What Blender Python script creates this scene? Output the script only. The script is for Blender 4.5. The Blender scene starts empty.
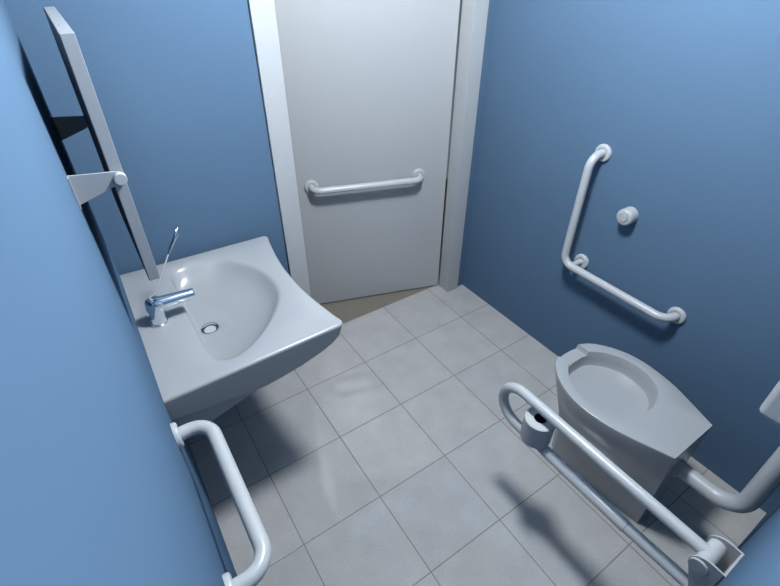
import bpy, bmesh, math
from mathutils import Vector, Matrix

scene = bpy.context.scene
COL = scene.collection
PI = math.pi

# ------------------------------------------------------------------ dimensions (metres)
XL, XR, YN, YF, H = -0.5733, 1.22, -1.2267, 0.5767, 2.5
TILE = 1.0 / 3.0

# ------------------------------------------------------------------ materials
def principled(name, col, rough=0.4, metal=0.0, spec=0.5, coat=0.0, noise=0.0, nscale=40.0, bump=0.0, bscale=300.0):
    m = bpy.data.materials.new(name)
    m.use_nodes = True
    nt = m.node_tree
    b = nt.nodes['Principled BSDF']
    b.inputs['Base Color'].default_value = (*col, 1)
    b.inputs['Roughness'].default_value = rough
    b.inputs['Metallic'].default_value = metal
    b.inputs['Specular IOR Level'].default_value = spec
    b.inputs['Coat Weight'].default_value = coat
    b.inputs['Coat Roughness'].default_value = 0.08
    tc = nt.nodes.new('ShaderNodeTexCoord')
    if noise > 0:
        n = nt.nodes.new('ShaderNodeTexNoise'); n.inputs['Scale'].default_value = nscale
        n.inputs['Detail'].default_value = 3
        nt.links.new(tc.outputs['Object'], n.inputs['Vector'])
        r = nt.nodes.new('ShaderNodeValToRGB')
        r.color_ramp.elements[0].position = 0.3; r.color_ramp.elements[1].position = 0.7
        r.color_ramp.elements[0].color = (*[c * (1 - noise) for c in col], 1)
        r.color_ramp.elements[1].color = (*[min(1, c * (1 + noise)) for c in col], 1)
        nt.links.new(n.outputs['Fac'], r.inputs['Fac'])
        nt.links.new(r.outputs['Color'], b.inputs['Base Color'])
    if bump > 0:
        n = nt.nodes.new('ShaderNodeTexNoise'); n.inputs['Scale'].default_value = bscale
        nt.links.new(tc.outputs['Object'], n.inputs['Vector'])
        bp = nt.nodes.new('ShaderNodeBump'); bp.inputs['Strength'].default_value = bump
        bp.inputs['Distance'].default_value = 0.001
        nt.links.new(n.outputs['Fac'], bp.inputs['Height'])
        nt.links.new(bp.outputs['Normal'], b.inputs['Normal'])
    return m

WALL_COL = (0.083, 0.137, 0.210)
M_WALL = principled('blue_wall_paint', WALL_COL, rough=0.5, spec=0.0, noise=0.015, nscale=3)
M_CEIL = principled('ceiling_paint', (0.076, 0.080, 0.084), rough=0.8, noise=0.02)
M_DOOR = principled('door_laminate', (0.345, 0.348, 0.352), rough=0.38, spec=0.9, noise=0.01, nscale=5)
M_TRIM = principled('trim_paint', (0.365, 0.369, 0.376), rough=0.4, noise=0.01)
M_CER = principled('white_ceramic', (0.301, 0.306, 0.315), rough=0.27, spec=0.5, noise=0.008, nscale=6)
M_TUBE = principled('white_coated_tube', (0.402, 0.406, 0.414), rough=0.3, spec=0.5, noise=0.01)
M_PLASTIC = principled('white_plastic', (0.361, 0.365, 0.374), rough=0.35, noise=0.01)
M_FRAME = principled('mirror_housing', (0.290, 0.297, 0.310), rough=0.45, noise=0.01)
M_BACK = principled('mirror_back_drain_shade', (0.053, 0.057, 0.065), rough=0.6, noise=0.02)  # mirror back; also paints the shade inside the drain
M_GLASS = principled('mirror_glass', (0.85, 0.87, 0.88), rough=0.02, metal=1.0)
M_CHROME = principled('chrome', (0.80, 0.83, 0.87), rough=0.09, metal=1.0)
M_PAPER = principled('tissue_paper', (0.428, 0.428, 0.432), rough=0.9, spec=0.1, noise=0.04, nscale=120, bump=0.3)
M_CORE = principled('roll_core_card', (0.045, 0.018, 0.075), rough=0.6, noise=0.05)
M_SCREW = principled('screw_metal', (0.45, 0.46, 0.48), rough=0.35, metal=0.8)
M_CORR = principled('corridor_floor', (0.185, 0.160, 0.128), rough=0.5, noise=0.04, nscale=20)
M_CORW = principled('corridor_wall', (0.456, 0.456, 0.441), rough=0.7, noise=0.02)

def emission(name, col, s):
    m = bpy.data.materials.new(name); m.use_nodes = True
    b = m.node_tree.nodes['Principled BSDF']
    b.inputs['Base Color'].default_value = (0.9, 0.9, 0.9, 1)
    b.inputs['Emission Color'].default_value = (*col, 1)
    b.inputs['Emission Strength'].default_value = s
    return m
LAMP = 278.0
M_LAMP = emission('lamp_diffuser', (0.87, 0.945, 1.0), LAMP)

def tile_material():
    m = bpy.data.materials.new('floor_tiles'); m.use_nodes = True
    nt = m.node_tree; N = nt.nodes; L = nt.links
    b = N['Principled BSDF']
    tc = N.new('ShaderNodeTexCoord')
    br = N.new('ShaderNodeTexBrick')
    br.offset = 0.0; br.offset_frequency = 1; br.squash = 1.0
    br.inputs['Scale'].default_value = 1.0
    br.inputs['Brick Width'].default_value = TILE
    br.inputs['Row Height'].default_value = TILE
    br.inputs['Mortar Size'].default_value = 0.0025
    br.inputs['Mortar Smooth'].default_value = 0.3
    br.inputs['Bias'].default_value = 0.0
    br.inputs['Color1'].default_value = (0.41, 0.392, 0.376, 1)
    br.inputs['Color2'].default_value = (0.386, 0.376, 0.368, 1)
    br.inputs['Mortar'].default_value = (0.195, 0.170, 0.147, 1)
    L.new(tc.outputs['Object'], br.inputs['Vector'])
    # stone speckle
    n1 = N.new('ShaderNodeTexNoise'); n1.inputs['Scale'].default_value = 130; n1.inputs['Detail'].default_value = 4
    n1.inputs['Roughness'].default_value = 0.7
    L.new(tc.outputs['Object'], n1.inputs['Vector'])
    r1 = N.new('ShaderNodeValToRGB')
    r1.color_ramp.elements[0].position = 0.27; r1.color_ramp.elements[0].color = (0.70, 0.69, 0.68, 1)
    r1.color_ramp.elements[1].position = 0.46; r1.color_ramp.elements[1].color = (1, 1, 1, 1)
    L.new(n1.outputs['Fac'], r1.inputs['Fac'])
    n2 = N.new('ShaderNodeTexNoise'); n2.inputs['Scale'].default_value = 9; n2.inputs['Detail'].default_value = 5
    L.new(tc.outputs['Object'], n2.inputs['Vector'])
    r2 = N.new('ShaderNodeValToRGB')
    r2.color_ramp.elements[0].position = 0.3; r2.color_ramp.elements[0].color = (0.93, 0.93, 0.93, 1)
    r2.color_ramp.elements[1].position = 0.7; r2.color_ramp.elements[1].color = (1.04, 1.04, 1.04, 1)
    L.new(n2.outputs['Fac'], r2.inputs['Fac'])
    m1 = N.new('ShaderNodeMixRGB'); m1.blend_type = 'MULTIPLY'; m1.inputs[0].default_value = 0.8
    L.new(br.outputs['Color'], m1.inputs[1]); L.new(r1.outputs['Color'], m1.inputs[2])
    m2 = N.new('ShaderNodeMixRGB'); m2.blend_type = 'MULTIPLY'; m2.inputs[0].default_value = 1
    L.new(m1.outputs['Color'], m2.inputs[1]); L.new(r2.outputs['Color'], m2.inputs[2])
    L.new(m2.outputs['Color'], b.inputs['Base Color'])
    mr = N.new('ShaderNodeMapRange')
    mr.inputs['To Min'].default_value = 0.075; mr.inputs['To Max'].default_value = 0.7
    L.new(br.outputs['Fac'], mr.inputs['Value']); L.new(mr.outputs['Result'], b.inputs['Roughness'])
    bp = N.new('ShaderNodeBump'); bp.inputs['Strength'].default_value = 0.25; bp.inputs['Distance'].default_value = 0.002
    bp.invert = True
    L.new(br.outputs['Fac'], bp.inputs['Height']); L.new(bp.outputs['Normal'], b.inputs['Normal'])
    b.inputs['Specular IOR Level'].default_value = 0.5
    return m
M_TILE = tile_material()

# ------------------------------------------------------------------ object helpers
def thing(name, label, cat, loc, group=None):
    o = bpy.data.objects.new(name, None); COL.objects.link(o)
    o.location = loc; o.empty_display_size = 0.05
    o['label'] = label; o['category'] = cat
    if group: o['group'] = group
    return o

def root_loc(o):
    v = Vector((0, 0, 0))
    while o is not None:
        v += o.location; o = o.parent
    return v

def obj(name, bm, mat, parent=None, smooth=True, angle=40, label=None, wn=False):
    """links bm (world coordinates) as ONE mesh object"""
    bmesh.ops.remove_doubles(bm, verts=bm.verts, dist=1e-6)
    bmesh.ops.recalc_face_normals(bm, faces=bm.faces)
    off = root_loc(parent)
    bmesh.ops.translate(bm, verts=bm.verts, vec=-off)
    me = bpy.data.meshes.new(name); bm.to_mesh(me); bm.free()
    mats = mat if isinstance(mat, (list, tuple)) else [mat]
    for m in mats: me.materials.append(m)
    if smooth:
        me.polygons.foreach_set('use_smooth', [True] * len(me.polygons))
        me.set_sharp_from_angle(angle=math.radians(angle))
    o = bpy.data.objects.new(name, me); COL.objects.link(o)
    if wn:
        m = o.modifiers.new('normals', 'WEIGHTED_NORMAL'); m.weight = 80; m.keep_sharp = True
    if parent: o.parent = parent
    if label: o['label'] = label
    return o

def struct(name, bm, mat, label=None, **k):
    o = obj(name, bm, mat, None, **k); o['kind'] = 'structure'
    if label: o['label'] = label
    return o

def add_box(bm, lo, hi, bevel=0.0, seg=2, mat=None):
    c = [(a + b) / 2 for a, b in zip(lo, hi)]; s = [abs(b - a) for a, b in zip(lo, hi)]
    t = bmesh.new()
    bmesh.ops.create_cube(t, size=1.0, matrix=Matrix.Translation(c) @ Matrix.Diagonal((*s, 1)))
    if bevel:
        bmesh.ops.bevel(t, geom=t.edges[:], offset=bevel, segments=seg, profile=0.5, affect='EDGES')
    merge(bm, t)
    return bm

def merge(bm, t, matrix=None):
    if matrix is not None: bmesh.ops.transform(t, matrix=matrix, verts=t.verts)
    me = bpy.data.meshes.new('tmp'); t.to_mesh(me); t.free(); bm.from_mesh(me); bpy.data.meshes.remove(me)

def box(lo, hi, bevel=0.0, seg=2):
    return add_box(bmesh.new(), lo, hi, bevel, seg)

def frame_for(d):
    d = Vector(d).normalized()
    up = Vector((0, 0, 1)) if abs(d.z) < 0.9 else Vector((1, 0, 0))
    u = d.cross(up).normalized(); v = d.cross(u).normalized()
    return u, v, d

def add_lathe(bm, origin, axis, prof, n=40):
    """revolves prof [(radius, distance along axis)] ; radius 0 closes"""
    o = Vector(origin); u, v, d = frame_for(axis); rings = []
    for r, h in prof:
        if r <= 1e-7: rings.append([bm.verts.new(o + d * h)])
        else: rings.append([bm.verts.new(o + d * h + (u * math.cos(2 * PI * k / n) + v * math.sin(2 * PI * k / n)) * r) for k in range(n)])
    bridge(bm, rings)
    return bm

def bridge(bm, rings):
    for a, b in zip(rings, rings[1:]):
        if len(a) == 1 and len(b) == 1: continue
        n = max(len(a), len(b))
        for k in range(n):
            k2 = (k + 1) % n
            if len(a) == 1: bm.faces.new((a[0], b[k], b[k2]))
            elif len(b) == 1: bm.faces.new((a[k], a[k2], b[0]))
            else: bm.faces.new((a[k], a[k2], b[k2], b[k]))

def fillet(pts, rad, n=10):
    pts = [Vector(p) for p in pts]; out = [pts[0]]
    for i in range(1, len(pts) - 1):
        r = rad[i - 1] if isinstance(rad, (list, tuple)) else rad
        p = pts[i]; a = (pts[i - 1] - p).normalized(); b = (pts[i + 1] - p).normalized()
        ang = a.angle(b)
        if r <= 0 or abs(ang - PI) < 1e-3: out.append(p); continue
        t = r / math.tan(ang / 2)
        c = p + (a + b).normalized() * (r / math.sin(ang / 2))
        s = p + a * t; e = p + b * t
        vs = s - c; ve = e - c; tot = vs.angle(ve)
        ax = vs.cross(ve).normalized()
        for k in range(n + 1): out.append(c + Matrix.Rotation(tot * k / n, 3, ax) @ vs)
    out.append(pts[-1])
    return out

def add_tube(bm, pts, r, n=24, caps=True):
    pts = [Vector(p) for p in pts]; m = len(pts)
    rr = r if isinstance(r, (list, tuple)) else [r] * m
    tang = []
    for i in range(m):
        a = pts[max(0, i - 1)]; b = pts[min(m - 1, i + 1)]
        tang.append((b - a).normalized())
    u, v, d = frame_for(tang[0]); rings = []
    for i in range(m):
        t = tang[i]
        u = (u - t * u.dot(t)).normalized(); v = t.cross(u)
        rings.append([bm.verts.new(pts[i] + (u * math.cos(2 * PI * k / n) + v * math.sin(2 * PI * k / n)) * rr[i]) for k in range(n)])
    bridge(bm, rings)
    if caps:
        bm.faces.new(rings[0]); bm.faces.new(rings[-1])
    return bm

def add_prism(bm, poly, axis, a, b):
    """extrudes a 2-D polygon along 'x','y' or 'z' between a and b"""
    def P(p, t):
        return {'x': (t, p[0], p[1]), 'y': (p[0], t, p[1]), 'z': (p[0], p[1], t)}[axis]
    lo = [bm.verts.new(P(p, a)) for p in poly]; hi = [bm.verts.new(P(p, b)) for p in poly]
    bridge(bm, [lo, hi]); bm.faces.new(lo); bm.faces.new(hi)
    return bm

def bevel_sharp(bm, off, seg=2, ang=50):
    bmesh.ops.remove_doubles(bm, verts=bm.verts, dist=1e-6)
    bmesh.ops.recalc_face_normals(bm, faces=bm.faces)
    es = [e for e in bm.edges if len(e.link_faces) == 2 and e.calc_face_angle() > math.radians(ang)]
    bmesh.ops.bevel(bm, geom=es, offset=off, segments=seg, profile=0.5, affect='EDGES')
    return bm

# ------------------------------------------------------------------ the room shell
JL0, JL1 = 0.084, 0.171      # left door casing
JR0, JR1 = 1.084, 1.168      # right door casing
DOOR_H = 2.06
WT = 0.09                    # wall thickness at the doorway
bm = bmesh.new()
add_box(bm, (XL - .1, YN - .1, -0.05), (XR + .1, YF, 0))
add_box(bm, (JL0, YF, -0.05), (JR1, 0.668, 0))
struct('floor', bm, M_TILE, smooth=False, label='pale grey square tile floor with thin brown grout')
struct('floor_corridor', box((-1.0, 0.668, -0.06), (2.2, 2.2, -0.0005)), M_CORR, smooth=False)
bm = bmesh.new()
add_box(bm, (XL - .1, YN - .1, H), (XR + .1, YF + WT, H + .05)); 
struct('ceiling', bm, M_CEIL, smooth=False)
struct('wall_left', box((XL - .1, YN - .1, 0), (XL, YF + WT, H)), M_WALL, smooth=False, label='smooth blue wall behind the washbasin')
struct('wall_right', box((XR, YN - .1, 0), (XR + .1, YF + WT, H)), M_WALL, smooth=False, label='smooth blue wall with the angled grab bar')
struct('wall_front', box((XL, YN - .1, 0), (XR, YN, H)), M_WALL, smooth=False, label='smooth blue wall behind the toilet')
bm = bmesh.new()
add_box(bm, (XL, YF, 0), (JL0 - .003, YF + WT, H))
add_box(bm, (JR1 + .003, YF, 0), (XR, YF + WT, H))
add_box(bm, (JL0 - .003, YF, DOOR_H + .06), (JR1 + .003, YF + WT, H))
struct('wall_back', bm, M_WALL, smooth=False, label='smooth blue wall around the doorway')
struct('wall_corridor', box((-1.0, 2.2, 0), (2.2, 2.25, H)), M_CORW, smooth=False)
struct('ceiling_corridor', box((-1.0, YF + WT, H), (2.2, 2.25, H + .05)), M_CORW, smooth=False)
FY = YF - 0.012
bm = box((JL0, FY, 0), (JL1, YF + 0.072, DOOR_H + .0), .002)
struct('trim_1', bm, M_TRIM, wn=True, label='white door casing beside the washbasin')
bm = box((JR0, FY, 0), (JR1, YF + 0.072, DOOR_H + .0), .002)
struct('trim_2', bm, M_TRIM, wn=True, label='white door casing on the hinge side')
bm = box((JL0, FY, DOOR_H), (JR1, YF + 0.072, DOOR_H + .058), .002)
struct('trim_3', bm, M_TRIM, wn=True, label='white door casing across the top')

# door leaf, ajar outwards, hinged at the right casing
HX, HY, ANG = 1.0795, 0.652, math.radians(18.6)
D_DIR = Vector((-math.cos(ANG), math.sin(ANG), 0)); D_N = Vector((-math.sin(ANG), -math.cos(ANG), 0))   # towards the room
DM = Matrix(((D_DIR.x, -D_N.x, 0, HX), (D_DIR.y, -D_N.y, 0, HY), (0, 0, 1, 0), (0, 0, 0, 1)))           # local (along, outwards, z)
def door_pt(t, out, z): return DM @ Vector((t, -out, z))
t = box((0.004, 0, 0.008), (0.90, 0.042, DOOR_H - .005), .0015)
bm = bmesh.new(); merge(bm, t, DM)
o = struct('door_1', bm, M_DOOR, wn=True, label='pale grey flush door standing ajar')

# ------------------------------------------------------------------ grab bars
def flange(base, axis, r=.0355, h=.013):
    bm = bmesh.new()
    add_lathe(bm, base, axis, [(0, 0), (r, 0), (r, h * .55), (r * .96, h * .85), (r * .88, h), (r * .62, h), (r * .6, h * .8), (0, h * .8)], 40)
    return bm

TR = .0172
d1, d2, dz, doff = 0.743, 0.166, 0.777, 0.068
t0 = thing('grab_bar', 'straight white grab bar mounted across the pale grey door', 'grab bar', door_pt((d1 + d2) / 2, 0, dz), 'white grab bars')
pts = fillet([door_pt(d1, .004, dz), door_pt(d1, doff, dz), door_pt(d2, doff, dz), door_pt(d2, .004, dz)], .045)
obj('tube', add_tube(bmesh.new(), pts, TR), M_TUBE, t0)
for d in (d1, d2): obj('flange', flange(door_pt(d, 0, dz), D_N), M_TUBE, t0)

ox = XR - .070
t0 = thing('grab_bar', 'white right-angled grab bar on the blue wall above the toilet', 'grab bar', (XR, -.128, .588), 'white grab bars')
pts = fillet([(XR - .004, -.135, 1.103), (ox, -.130, 1.103), (ox, -.129, .594), (ox, -.637, .596), (XR - .004, -.637, .596)], [.055, .05, .055])
bm = add_tube(bmesh.new(), pts, TR)
add_tube(bm, [(XR - .004, -.180, .601), (ox + .004, -.170, .596)], .0125, 20)
obj('tube', bm, M_TUBE, t0)
for y, z in ((-.135, 1.103), (-.180, .601), (-.637, .596)): obj('flange', flange((XR, y, z), (-1, 0, 0)), M_TUBE, t0)

lx, lz = -.490, .810
t0 = thing('grab_bar', 'short white grab bar on the left wall at the near side of the washbasin', 'grab bar', (XL, -.50, lz), 'white grab bars')
pts = fillet([(XL + .004, -.306, lz), (lx, -.306, lz), (lx, -.716, lz), (XL + .004, -.716, lz)], .05)
obj('tube', add_tube(bmesh.new(), pts, TR), M_TUBE, t0)
for y in (-.306, -.716): obj('flange', flange((XL, y, lz), (1, 0, 0), .033), M_TUBE, t0)

# ------------------------------------------------------------------ fold-down rail beside the toilet
RX, ZU, ZL = .410, .600, .441
rc = (ZU - ZL) / 2; zc = (ZU + ZL) / 2; ytip = -.505
rail = thing('fold_down_rail', 'white hinged support rail with a looped end beside the toilet', 'support rail', (RX, YN, .40))
arc = [(RX, ytip - rc + rc * math.sin(PI * k / 18), zc + rc * math.cos(PI * k / 18)) for k in range(19)]
bm = add_tube(bmesh.new(), [(RX, -1.178, ZU), (RX, -1.0, ZU)] + arc + [(RX, -1.0, ZL), (RX, -1.215, ZL + .010)], .0175)
obj('tube', bm, M_TUBE, rail)
bm = bmesh.new()
add_lathe(bm, (RX, -1.010, ZL), (0, 1, 0), [(.0174, 0), (.0194, 0.001), (.0194, .30), (.0174, .303)], 28)
obj('sleeve', bm, M_TUBE, rail)
prof = [(YN, .400), (YN, .633), (-1.206, .6335)] + [(-1.197 + .040 * math.sin(a), .594 + .040 * math.cos(a)) for a in [k * PI / 20 for k in range(0, 15)]] + [(-1.190, .505), (-1.199, .400)]
bm = bmesh.new()
add_box(bm, (.366, YN, .400), (.454, -1.2215, .633), .001)
br = obj('bracket', bm, M_PLASTIC, rail, wn=True)
for xa in (.366, .4495):
    bm = add_prism(bmesh.new(), prof, 'x', xa, xa + .0045)
    obj('cheek_plate', bm, M_PLASTIC, br)
bm = bmesh.new()
add_tube(bm, [(.3705, -1.182, ZU - .002), (.4495, -1.182, ZU - .002)], .0195, 32)
obj('hinge_barrel', bm, M_TUBE, rail)
bm = add_lathe(bmesh.new(), (.366, -1.180, ZU - .002), (-1, 0, 0), [(0, 0), (.021, 0), (.021, .004), (.0195, .0055), (0, .0055)], 32)
obj('pivot_cap', bm, M_PLASTIC, rail)
# paper holder spindle between the two tubes
RY = -.662
bm = bmesh.new()
add_tube(bm, [(RX, RY, ZL + .010), (RX, RY, ZL + .019)], .010, 16)
add_lathe(bm, (RX, RY, ZL + .0178), (0, 0, 1), [(0, 0), (.030, 0), (.030, .003), (0, .003)], 32)
obj('roll_holder', bm, M_PLASTIC, rail)
roll = thing('toilet_paper_roll', 'roll of white toilet paper with a dark core on the hinged rail', 'toilet paper', (RX, RY, ZL + .021))
r0, r1, zb, zt = .0205, .0495, ZL + .0210, ZL + .116
bm = add_lathe(bmesh.new(), (RX, RY, 0), (0, 0, 1), [(r0, zb), (r1 - .001, zb), (r1, zb + .001), (r1, zt - .002), (r1 - .002, zt), (r0, zt), (r0, zb)], 56)
obj('paper', bm, M_PAPER, roll)
bm = add_lathe(bmesh.new(), (RX, RY, 0), (0, 0, 1), [(r0 - .0012, zb), (r0 - .0002, zb), (r0 - .0002, zt - .0005), (r0 - .0012, zt - .0005), (r0 - .0012, zb)], 40)
obj('core', bm, M_CORE, roll, label='dark purple cardboard core')

# ------------------------------------------------------------------ push button on the right wall
t0 = thing('push_button', 'round white push button knob alone on the blue wall', 'push button', (XR, -.324, .905))
o3 = Vector((XR, -.324, .905))
bm = add_lathe(bmesh.new(), o3, (-1, 0, 0), [(0, 0), (.034, 0), (.034, .040), (.032, .046), (.028, .049), (.018, .049), (.0175, .046), (0, .046)], 48)
obj('housing', bm, M_PLASTIC, t0)
bm = add_lathe(bmesh.new(), o3, (-1, 0, 0), [(0, .046), (.0155, .046), (.0155, .0505), (.0145, .052), (0, .052)], 36)
obj('button', bm, M_PLASTIC, t0)

# ------------------------------------------------------------------ outline helpers
def resample(poly, n):
    """closed polygon -> n points evenly spaced"""
    P = [Vector((p[0], p[1])) for p in poly]; m = len(P)
    L = [(P[(i + 1) % m] - P[i]).length for i in range(m)]; tot = sum(L)
    out = []; i = 0; acc = 0
    for k in range(n):
        s = tot * k / n
        while acc + L[i] < s - 1e-9: acc += L[i]; i += 1
        out.append(P[i].lerp(P[(i + 1) % m], (s - acc) / max(L[i], 1e-9)))
    return out

def catmull(P, n=8, closed=False):
    out = []; m = len(P); rng = m if closed else m - 1
    for i in range(rng):
        g = lambda k: Vector(P[k % m]) if closed else Vector(P[min(max(k, 0), m - 1)])
        p0, p1, p2, p3 = g(i - 1), g(i), g(i + 1), g(i + 2)
        for k in range(n):
            t = k / n
            out.append(.5 * ((2 * p1) + (p2 - p0) * t + (2 * p0 - 5 * p1 + 4 * p2 - p3) * t * t + (3 * p1 - p0 - 3 * p2 + p3) * t ** 3))
    if not closed: out.append(Vector(P[-1]))
    return out

def ray_radius(poly, c, a):
    d = Vector((math.cos(a), math.sin(a))); best = 0
    m = len(poly)
    for i in range(m):
        p = poly[i] - c; q = poly[(i + 1) % m] - c; e = q - p
        den = d.x * e.y - d.y * e.x
        if abs(den) < 1e-12: continue
        t = (p.x * e.y - p.y * e.x) / den; s = (p.x * d.y - p.y * d.x) / den
        if t > 0 and -1e-6 <= s <= 1 + 1e-6: best = max(best, t)
    return best

def round_poly(P, rads, n=6):
    P3 = [Vector((p[0], p[1], 0)) for p in P]; out = []; m = len(P3)
    for i in range(m):
        r = rads[i]
        if r <= 0: out.append(P3[i].to_2d()); continue
        f = fillet([P3[i - 1], P3[i], P3[(i + 1) % m]], r, n)
        out += [q.to_2d() for q in f[1:-1]]
    return out

# ------------------------------------------------------------------ washbasin
ZS = .790
cc = .192
def sy(v): return cc + v
front = [(-.015, sy(-.290)), (-.031, sy(-.19)), (-.042, sy(-.09)), (-.0445, sy(0)), (-.042, sy(.09)), (-.031, sy(.19)), (-.015, sy(.290))]
fr = [tuple(v) for v in catmull([Vector(p) for p in front], 5)]
corn = [(XL + .0005, sy(.362)), (XL + .0005, sy(-.350)), (-.003, sy(-.338))] + fr + [(-.003, sy(.340))]
rads = [0, 0, .018] + [0] * len(fr) + [.018]
OUT = round_poly(corn, rads)
RIM = catmull([Vector(p) - Vector((.010, 0)) for p in [(-.408, sy(.235)), (-.410, sy(.10)), (-.412, sy(0)), (-.410, sy(-.10)), (-.406, sy(-.215)), (-.385, sy(-.268)), (-.335, sy(-.280)), (-.268, sy(-.250)), (-.190, sy(-.180)), (-.125, sy(-.085)), (-.106, sy(0)), (-.118, sy(.10)), (-.165, sy(.195)), (-.232, sy(.262)), (-.315, sy(.292)), (-.385, sy(.285))]], 6, True)
bc = Vector((-.265, cc))
angs = [2 * PI * k / 200 for k in range(200)] + [math.atan2((p - bc).y, (p - bc).x) % (2 * PI) for p in OUT]
angs = sorted(set(round(a, 5) for a in angs))
ro = [ray_radius(OUT, bc, a) for a in angs]; ri = [ray_radius(RIM, bc, a) for a in angs]
def zb(x):
    K = [(-.575, .700), (-.44, .682), (-.36, .668), (-.30, .661), (-.24, .667), (-.165, .679), (-.09, .700), (-.05, .718), (-.025, .738), (-.005, .768), (.0, .775)]
    for (x0, z0), (x1, z1) in zip(K, K[1:]):
        if x <= x1: return z0 + (z1 - z0) * max(0, min(1, (x - x0) / (x1 - x0)))
    return K[-1][1]
bm = bmesh.new()
OUTX = [bc.x + r * math.cos(a) for a, r in zip(angs, ro)]
def ring(fr_, z, c=None):
    vs = []
    for i, a in enumerate(angs):
        r = fr_(i); c0 = c or bc
        x = c0.x + r * math.cos(a); y = c0.y + r * math.sin(a)
        if OUTX[i] < XL + .003 and r > ro[i] * .9: x = XL + .0004
        vs.append(bm.verts.new((max(x, XL + .0004), y, z(x, y) if callable(z) else z)))
    return vs
rings = []
hub = bm.verts.new((bc.x, bc.y, .600))
rings.append([hub])
rings.append(ring(lambda i: ro[i] * .30, .602))
rings.append(ring(lambda i: ro[i] * .55, lambda x, y: min(zb(x) - .012, .618 + max(0, x + .25) * .25)))
rings.append(ring(lambda i: ro[i] * .80, lambda x, y: min(zb(x) - .002, .648 + max(0, x + .25) * .30)))
rings.append(ring(lambda i: ro[i] - .016, lambda x, y: zb(x)))
rings.append(ring(lambda i: ro[i] - .0125, lambda x, y: zb(x)))
rings.append(ring(lambda i: ro[i] - .0105, lambda x, y: zb(x) + .0015))
rings.append(ring(lambda i: ro[i] - .0098, lambda x, y: zb(x) + .005))
rings.append(ring(lambda i: ro[i] - .0006, lambda x, y: max(ZS - .013, zb(x) + .0055)))
rings.append(ring(lambda i: ro[i], ZS - .008))
rings.append(ring(lambda i: ro[i] - .0012, ZS - .0045))
rings.append(ring(lambda i: ro[i] - .0042, ZS - .0013))
rings.append(ring(lambda i: ro[i] - .009, ZS))
rings.append(ring(lambda i: (ro[i] - .009) * .5 + (ri[i] + .02) * .5, ZS - .0005))
rings.append(ring(lambda i: ri[i] + .016, ZS - .001))
DX, DY = -.366, .203
def cen(t): return Vector((bc.x + (DX - bc.x) * t, bc.y + (DY - bc.y) * t))
for f_, z, t in ((1.035, .7865, 0), (1.0, .781, .0), (.97, .7715, .03), (.93, .757, .09), (.88, .742, .18), (.80, .726, .32), (.70, .712, .47), (.58, .701, .62), (.44, .692, .76), (.36, .688, .86)):
    rings.append(ring(lambda i, f_=f_: ri[i] * f_, z, cen(t)))
DC = Vector((DX, DY))
for r_, z_ in ((.038, .6850), (.032, .6835), (.0300, .6822), (.0293, .680), (.0290, .664)): rings.append(ring(lambda i, r_=r_: r_, z_, DC))
rings.append([bm.verts.new((DX, DY, .664))])
bridge(bm, rings)
sink = thing('washbasin', 'white wall-hung washbasin with a concave front edge', 'washbasin', (XL, cc, .60))
obj('basin', bm, M_CER, sink, angle=60)
bm = add_lathe(bmesh.new(), (DX, DY, .6645), (0, 0, 1), [(.0262, 0), (.0286, 0), (.0286, .0185), (.0300, .0195), (.0298, .0208), (.0275, .0205), (.0262, .0180), (.0262, 0)], 44)
dr = obj('drain_ring', bm, M_CHROME, sink)
obj('drain_gap_shade', add_lathe(bmesh.new(), (DX, DY, .6645), (0, 0, 1), [(0, .0002), (.0260, .0002), (.0260, .0012), (0, .0012)], 36), M_BACK, dr, label='dark disc painted as the shade in the drain gap')  # dark disc: shade of the drain recess put into the colour
obj('drain_plug', add_lathe(bmesh.new(), (DX, DY, .6645), (0, 0, 1), [(0, .0013), (.0100, .0013), (.0110, .009), (.0195, .0105), (.0205, .0120), (.0198, .0138), (.010, .0150), (0, .0152)], 40), M_TUBE, dr)
# tapering trap cover below the basin
bm = bmesh.new()
rows = []
for y, hi_ in ((cc - .322, 1), (cc - .312, 1), (cc - .306, 0), (cc + .306, 0), (cc + .312, 1), (cc + .322, 1)):
    prof = [(XL + .0004, .577), (XL + .0004, .700 if hi_ else .645), (-.29, .680 if hi_ else .6560), (-.29, .662 if hi_ else .6555), (-.323, .650)]
    rows.append([bm.verts.new((x, y, z)) for x, z in prof])
bridge(bm, rows); bm.faces.new(rows[0]); bm.faces.new(rows[-1])
obj('trap_cover', bm, M_CER, sink, wn=True)

# ------------------------------------------------------------------ lever tap
TX, TY = -.510, .188
tap = thing('tap', 'chrome washbasin tap with a long upright lever', 'tap', (TX, TY, ZS))
bm = add_lathe(bmesh.new(), (TX, TY, ZS - .0005), (.10, 0, 1), [(0, 0), (.0275, 0), (.0275, .005), (.0240, .008), (.0240, .052), (.0285, .056), (.0285, .083), (.0270, .087), (.018, .091), (0, .092)], 40)
obj('body', bm, M_CHROME, tap)
bm = bmesh.new()
p0 = Vector((TX + .006, TY, .863)); p1 = Vector((TX + .128, TY + .004, .856)); 
pts = [p0.lerp(p1, k / 8) for k in range(9)]
add_tube(bm, pts, [.0215, .0215, .0211, .0206, .0200, .0193, .0186, .0179, .0172], 28)
obj('spout', bevel_sharp(bm, .0015), M_CHROME, tap)
a = Vector((TX + .004, TY, .878)); e = Vector((-.366, .250, 1.068)); dv = (e - a)
bm = bmesh.new()
add_tube(bm, fillet([a + Vector((.012, 0, -.006)), a + Vector((-.008, .003, .010)), a + dv * .12, a + dv * .66], .004, 4), .0024, 14)
lev = obj('lever', bm, M_TUBE, tap, label='thin chrome lever rod, painted pale for the light it reflects')  # pale coat colour stands in for light reflected by the chrome rod
bm = bmesh.new()
k0, k1, k2, k3, k4 = [a + dv * s for s in (.64, .74, .90, .985, 1.0)]
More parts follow.
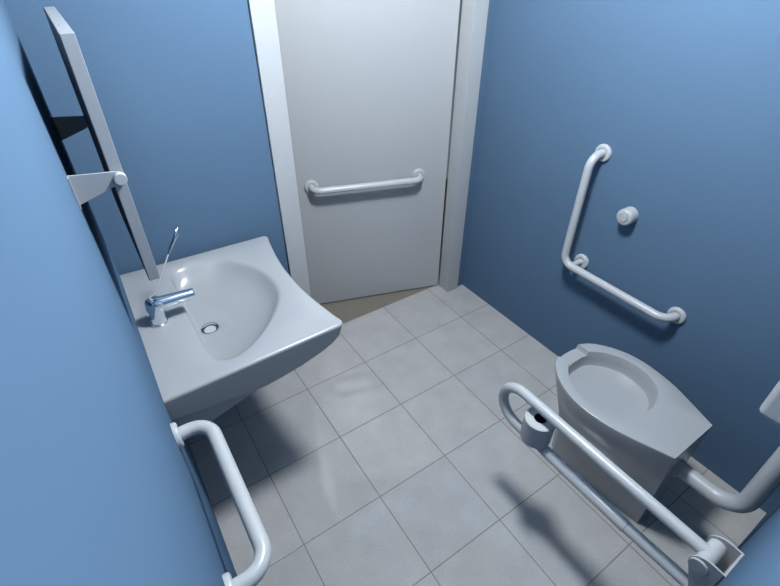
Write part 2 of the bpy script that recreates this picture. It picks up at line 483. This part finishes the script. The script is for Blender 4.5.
add_tube(bm, [k0, k1, k2 + Vector((.004, 0, 0)), k3, k4], [.0030, .0042, .0064, .0060, .0035], 16)
obj('lever_grip', bm, M_CHROME, lev)

# ------------------------------------------------------------------ tilting mirror
my0, my1, mz0, mz1 = -.085, .407, 1.118, 1.657
mir = thing('tilting_mirror', 'square pale-framed mirror held off the wall on two arms above the washbasin', 'mirror', (XL, .16, 1.38))
def mx(z): return -.4995 + (z - mz0) / (mz1 - mz0) * .0035     # back face
def mbox(a0, a1, y0, y1, z0, z1):
    bm = bmesh.new(); vs = []
    for z in (z0, z1):
        for (x, y) in ((mx(z) + a0, y0), (mx(z) + a1, y0), (mx(z) + a1, y1), (mx(z) + a0, y1)): vs.append(bm.verts.new((x, y, z)))
    b, t = vs[:4], vs[4:]
    bridge(bm, [b, t]); bm.faces.new(b); bm.faces.new(t)
    return bm
bm = mbox(0.0012, .0252, my0, my1, mz0, mz1); bevel_sharp(bm, .0012)
fr_o = obj('frame', bm, M_FRAME, mir, wn=True)
obj('back_panel', mbox(0.0, .0012, my0 + .0015, my1 - .0015, mz0 + .0015, mz1 - .0015), M_BACK, mir, smooth=False, label='dark back panel')
obj('mirror_glass', mbox(.0252, .0262, my0 + .012, my1 - .012, mz0 + .012, mz1 - .012), M_GLASS, mir, smooth=False, label='reflective glass face')
for y in (.035, .285):
    obj('screw', add_lathe(bmesh.new(), (mx(mz1) + .010, y, mz1), (0, 0, 1), [(0, -.001), (.0028, -.001), (.0028, .0006), (0, .0010)], 16), M_SCREW, fr_o)
KZ = 1.386
for s, yy in ((-1, my0), (1, my1)):
    poly = [(XL + .0004, KZ + .024), (-.490, KZ + .0145), (-.482, KZ + .013), (-.482, KZ - .013), (-.494, KZ - .015), (XL + .0004, KZ - .040)]
    ya, yb = (yy - .0055, yy - .0005) if s < 0 else (yy - .034, yy - .029)
    if s > 0: poly = [(XL + .0004, KZ + .024), (mx(KZ) + .0004, KZ + .0150), (mx(KZ) + .0004, KZ - .0155), (XL + .0004, KZ - .040)]
    bm = add_prism(bmesh.new(), poly, 'y', ya, yb)
    add_box(bm, (XL + .0003, min(ya, yb) - (.014 if s < 0 else 0), KZ - .044), (XL + .003, max(ya, yb) + (.014 if s > 0 else 0), KZ + .024))
    arm = obj('arm', bm, M_FRAME, mir, angle=30)
    yk = ya if s < 0 else my1 - .004
    bm = add_lathe(bmesh.new(), (-.4825, yk, KZ), (0, s, 0), [(0, -.004), (.0125, -.004), (.0125, .011), (.0118, .0125), (0, .0128)], 36)
    obj('knob', bm, M_TUBE, arm)

# ------------------------------------------------------------------ toilet
CX = .829
BH = .114      # half width of the rear edge
half = [(0, -.4505), (.035, -.452), (.070, -.4615), (.112, -.486), (.154, -.538), (.182, -.600), (.1925, -.662), (.190, -.722), (.177, -.800), (.148, -.885)]
hc = catmull([Vector(p) for p in half], 7)
hc = [Vector((v.x, v.y)) for v in hc] + [Vector((BH, -.9695))]
NB = 10
back = [Vector((BH - 2 * BH * k / NB, -.9695)) for k in range(1, NB)]
TOP = hc + back + [Vector((-v.x, v.y)) for v in reversed(hc)][:-1]       # closed, starts at the front middle
NP = len(TOP)
def ped(v, w, zt):
    """pedestal outline point that goes with outline point v: slimmer, front pulled back"""
    tt = (v.y + .9695) / (.519)                       # 0 back .. 1 front
    yb = -.9695 + tt * .435
    wide = max(abs(v.x), 1e-6)
    m = (.064 + .048 * zt) + (.028 if tt > 0 else 0) * math.sin(min(1, tt * 1.6) * PI / 2) * 1.0
    x = math.copysign(min(wide * (m / .13), m) if tt > 0.01 else abs(v.x) / BH * (.066 + .048 * zt), v.x)
    return Vector((x, yb))
bm = bmesh.new()
def tring(z, s, ts, inset=0.0):
    """s = 1 rim outline, 0 pedestal outline"""
    vs = []
    zt = z / .47
    for v in TOP:
        p = ped(v, 1, zt)
        back_edge = v.y < -.9690
        tt = (v.y + .9695) / .519
        # rim outline whose back end narrows with the flat rear face
        q = Vector((v.x, v.y))
        kb = max(0, min(1, (v.y + .9695) / .09))
        q.x *= (1 - kb) * (.066 + .048 * zt) / BH + kb
        q = Vector((q.x * (1 - inset), -.70 + (q.y + .70) * (1 - (inset if q.y > -.9 else 0))))
        kf = max(0, min(1, (tt - .55) / .4)); kf = kf * kf * (3 - 2 * kf)
        r = p.lerp(q, s * (1 - kf) + kf * max(0, min(1, (z - .19) / .268)) ** 1.4 if s < 1 else 1)
        if back_edge: r = Vector((v.x / BH * (.066 + .048 * zt), -.9695))
        vs.append(bm.verts.new((CX + r.x, r.y, z)))
    return vs
def ss(z):
    K = [(0, 0), (.20, 0), (.26, .07), (.29, .18), (.315, .38), (.345, .62), (.38, .80), (.42, .94), (.455, 1.0), (.6, 1.0)]
    for (z0, s0), (z1, s1) in zip(K, K[1:]):
        if z <= z1: return s0 + (s1 - s0) * (z - z0) / (z1 - z0)
    return 1.0
rings = [tring(z, ss(z), 0) for z in (0, .06, .12, .17, .20, .225, .25, .275, .30, .325, .35, .37, .39, .41, .428, .444, .455)] + [tring(.4645, 1, 0), tring(.4675, 1, 0, .004), tring(.4685, 1, 0, .013)]
# opening
IN = catmull([Vector(p) for p in [(0, -.502), (.055, -.508), (.105, -.545), (.140, -.602), (.151, -.665), (.139, -.728), (.105, -.776), (.055, -.803), (0, -.811), (-.055, -.803), (-.105, -.776), (-.139, -.728), (-.151, -.665), (-.140, -.602), (-.105, -.545), (-.055, -.508)]], 8, True)
tc_ = Vector((0, -.655))
def tin(z, s, dy=0):
    vs = []
    for v in TOP:
        a = math.atan2((v - tc_).y, (v - tc_).x)
        r = ray_radius(IN, tc_, a) * s
        vs.append(bm.verts.new((CX + r * math.cos(a), tc_.y + dy + r * math.sin(a), z)))
    return vs
rings += [tin(.4685, 1.03), tin(.4675, 1.005), tin(.463, .99), tin(.43, .965), tin(.408, .945), tin(.402, .925), tin(.3995, .85), tin(.399, .4)]
rings.append([bm.verts.new((CX, tc_.y, .399))])
bridge(bm, rings)
bm.faces.new(rings[0])
wc = thing('toilet', 'white ceramic toilet pan with an open-fronted rim and no lid', 'toilet', (CX, -.75, 0))
pan = obj('pan', bm, M_CER, wc, angle=42)
# gap cut through the rim at the front
t = bmesh.new()
add_prism(t, [(CX - .062, .50), (CX - .0585, .462), (CX - .054, .449), (CX + .054, .449), (CX + .0585, .462), (CX + .062, .50)], 'y', -.545, -.40)
cut = obj('cutter', t, M_CER)
cut.location = (-wc.location.x, -wc.location.y, -wc.location.z)
pan_par = pan.parent; pan.parent = None
md = pan.modifiers.new('gap', 'BOOLEAN'); md.operation = 'DIFFERENCE'; md.object = cut; md.solver = 'EXACT'
bpy.context.view_layer.update()
dg = bpy.context.evaluated_depsgraph_get()
me2 = bpy.data.meshes.new_from_object(pan.evaluated_get(dg))
pan.modifiers.clear(); pan.data = me2; pan.parent = pan_par
bpy.data.objects.remove(cut, do_unlink=True)
me2.polygons.foreach_set('use_smooth', [True] * len(me2.polygons)); me2.set_sharp_from_angle(angle=math.radians(42))
# ------------------------------------------------------------------ cistern and flush pipe
fp = thing('flush_pipe', 'thick pale pipe curving up the wall behind the toilet', 'pipe', (CX, -1.155, .30))
pts = fillet([(CX, -.9685, .322), (CX, -1.167, .326), (CX, -1.167, .866)], .085, 16)
obj('pipe', add_tube(bmesh.new(), pts, .028, 36), M_PLASTIC, fp)
bm = add_lathe(bmesh.new(), (CX, -.9698, .318), (0, -1, 0), [(.0285, 0), (.034, 0), (.034, .012), (.0285, .014)], 36)
obj('coupling', bm, M_PLASTIC, fp)
ci = thing('cistern', 'white cistern with rounded corners on the wall above the toilet', 'cistern', (CX, YN, .86))
bm = box((.622, YN, .866), (1.022, -1.070, 1.215), .018, 5)
obj('tank', bm, M_PLASTIC, ci, wn=True)
bm = box((.616, YN, 1.216), (1.028, -1.061, 1.25), .010, 4)
obj('lid', bm, M_PLASTIC, ci, wn=True)

# ------------------------------------------------------------------ ceiling lamp (out of frame, the room's light)
LX, LY, LZ, LR = .27, -.36, 2.30, .125
la = thing('pendant_light', 'round white globe lamp hanging from the middle of the ceiling', 'ceiling light', (LX, LY, H))
bm = add_lathe(bmesh.new(), (LX, LY, H), (0, 0, -1), [(0, 0), (.055, 0), (.055, .016), (.045, .024), (.012, .026), (.012, H - LZ - LR + .006), (0, H - LZ - LR + .006)], 40)
obj('canopy', bm, M_PLASTIC, la)
bm = add_lathe(bmesh.new(), (LX, LY, LZ), (0, 0, 1), [(LR * math.sin(PI * k / 24) if 0 < k < 24 else 0, -LR * math.cos(PI * k / 24)) for k in range(25)], 40)
obj('globe', bm, M_LAMP, la)

# ------------------------------------------------------------------ world, camera, view
w = bpy.data.worlds.new('world'); scene.world = w; w.use_nodes = True
w.node_tree.nodes['Background'].inputs['Color'].default_value = (0.7, 0.85, 1, 1)
w.node_tree.nodes['Background'].inputs['Strength'].default_value = 0.15

cam = bpy.data.cameras.new('camera'); co = bpy.data.objects.new('camera', cam); COL.objects.link(co)
pitch, roll_, head = .6382, .0037, .5907
F = Vector((math.sin(head) * math.cos(pitch), math.cos(head) * math.cos(pitch), -math.sin(pitch)))
R = Vector((math.cos(head), -math.sin(head), 0)); U = R.cross(F)
R2 = R * math.cos(roll_) + U * math.sin(roll_); U2 = U * math.cos(roll_) - R * math.sin(roll_)
mat = Matrix((R2, U2, -F)).transposed().to_4x4()
mat.translation = Vector((-1.5657 / 3, -3.5337 / 3, 5.3731 / 3))
co.matrix_world = mat
cam.sensor_width = 36; cam.sensor_fit = 'HORIZONTAL'; cam.lens = 464.56 / 780 * 36
cam.shift_y = -(293 - 285.32) / 780
cam.clip_start = 0.01
scene.camera = co
scene.view_settings.view_transform = 'Standard'
scene.view_settings.look = 'None'
scene.view_settings.gamma = 1
scene.view_settings.exposure = 0.0
scene.view_settings.use_curve_mapping = False
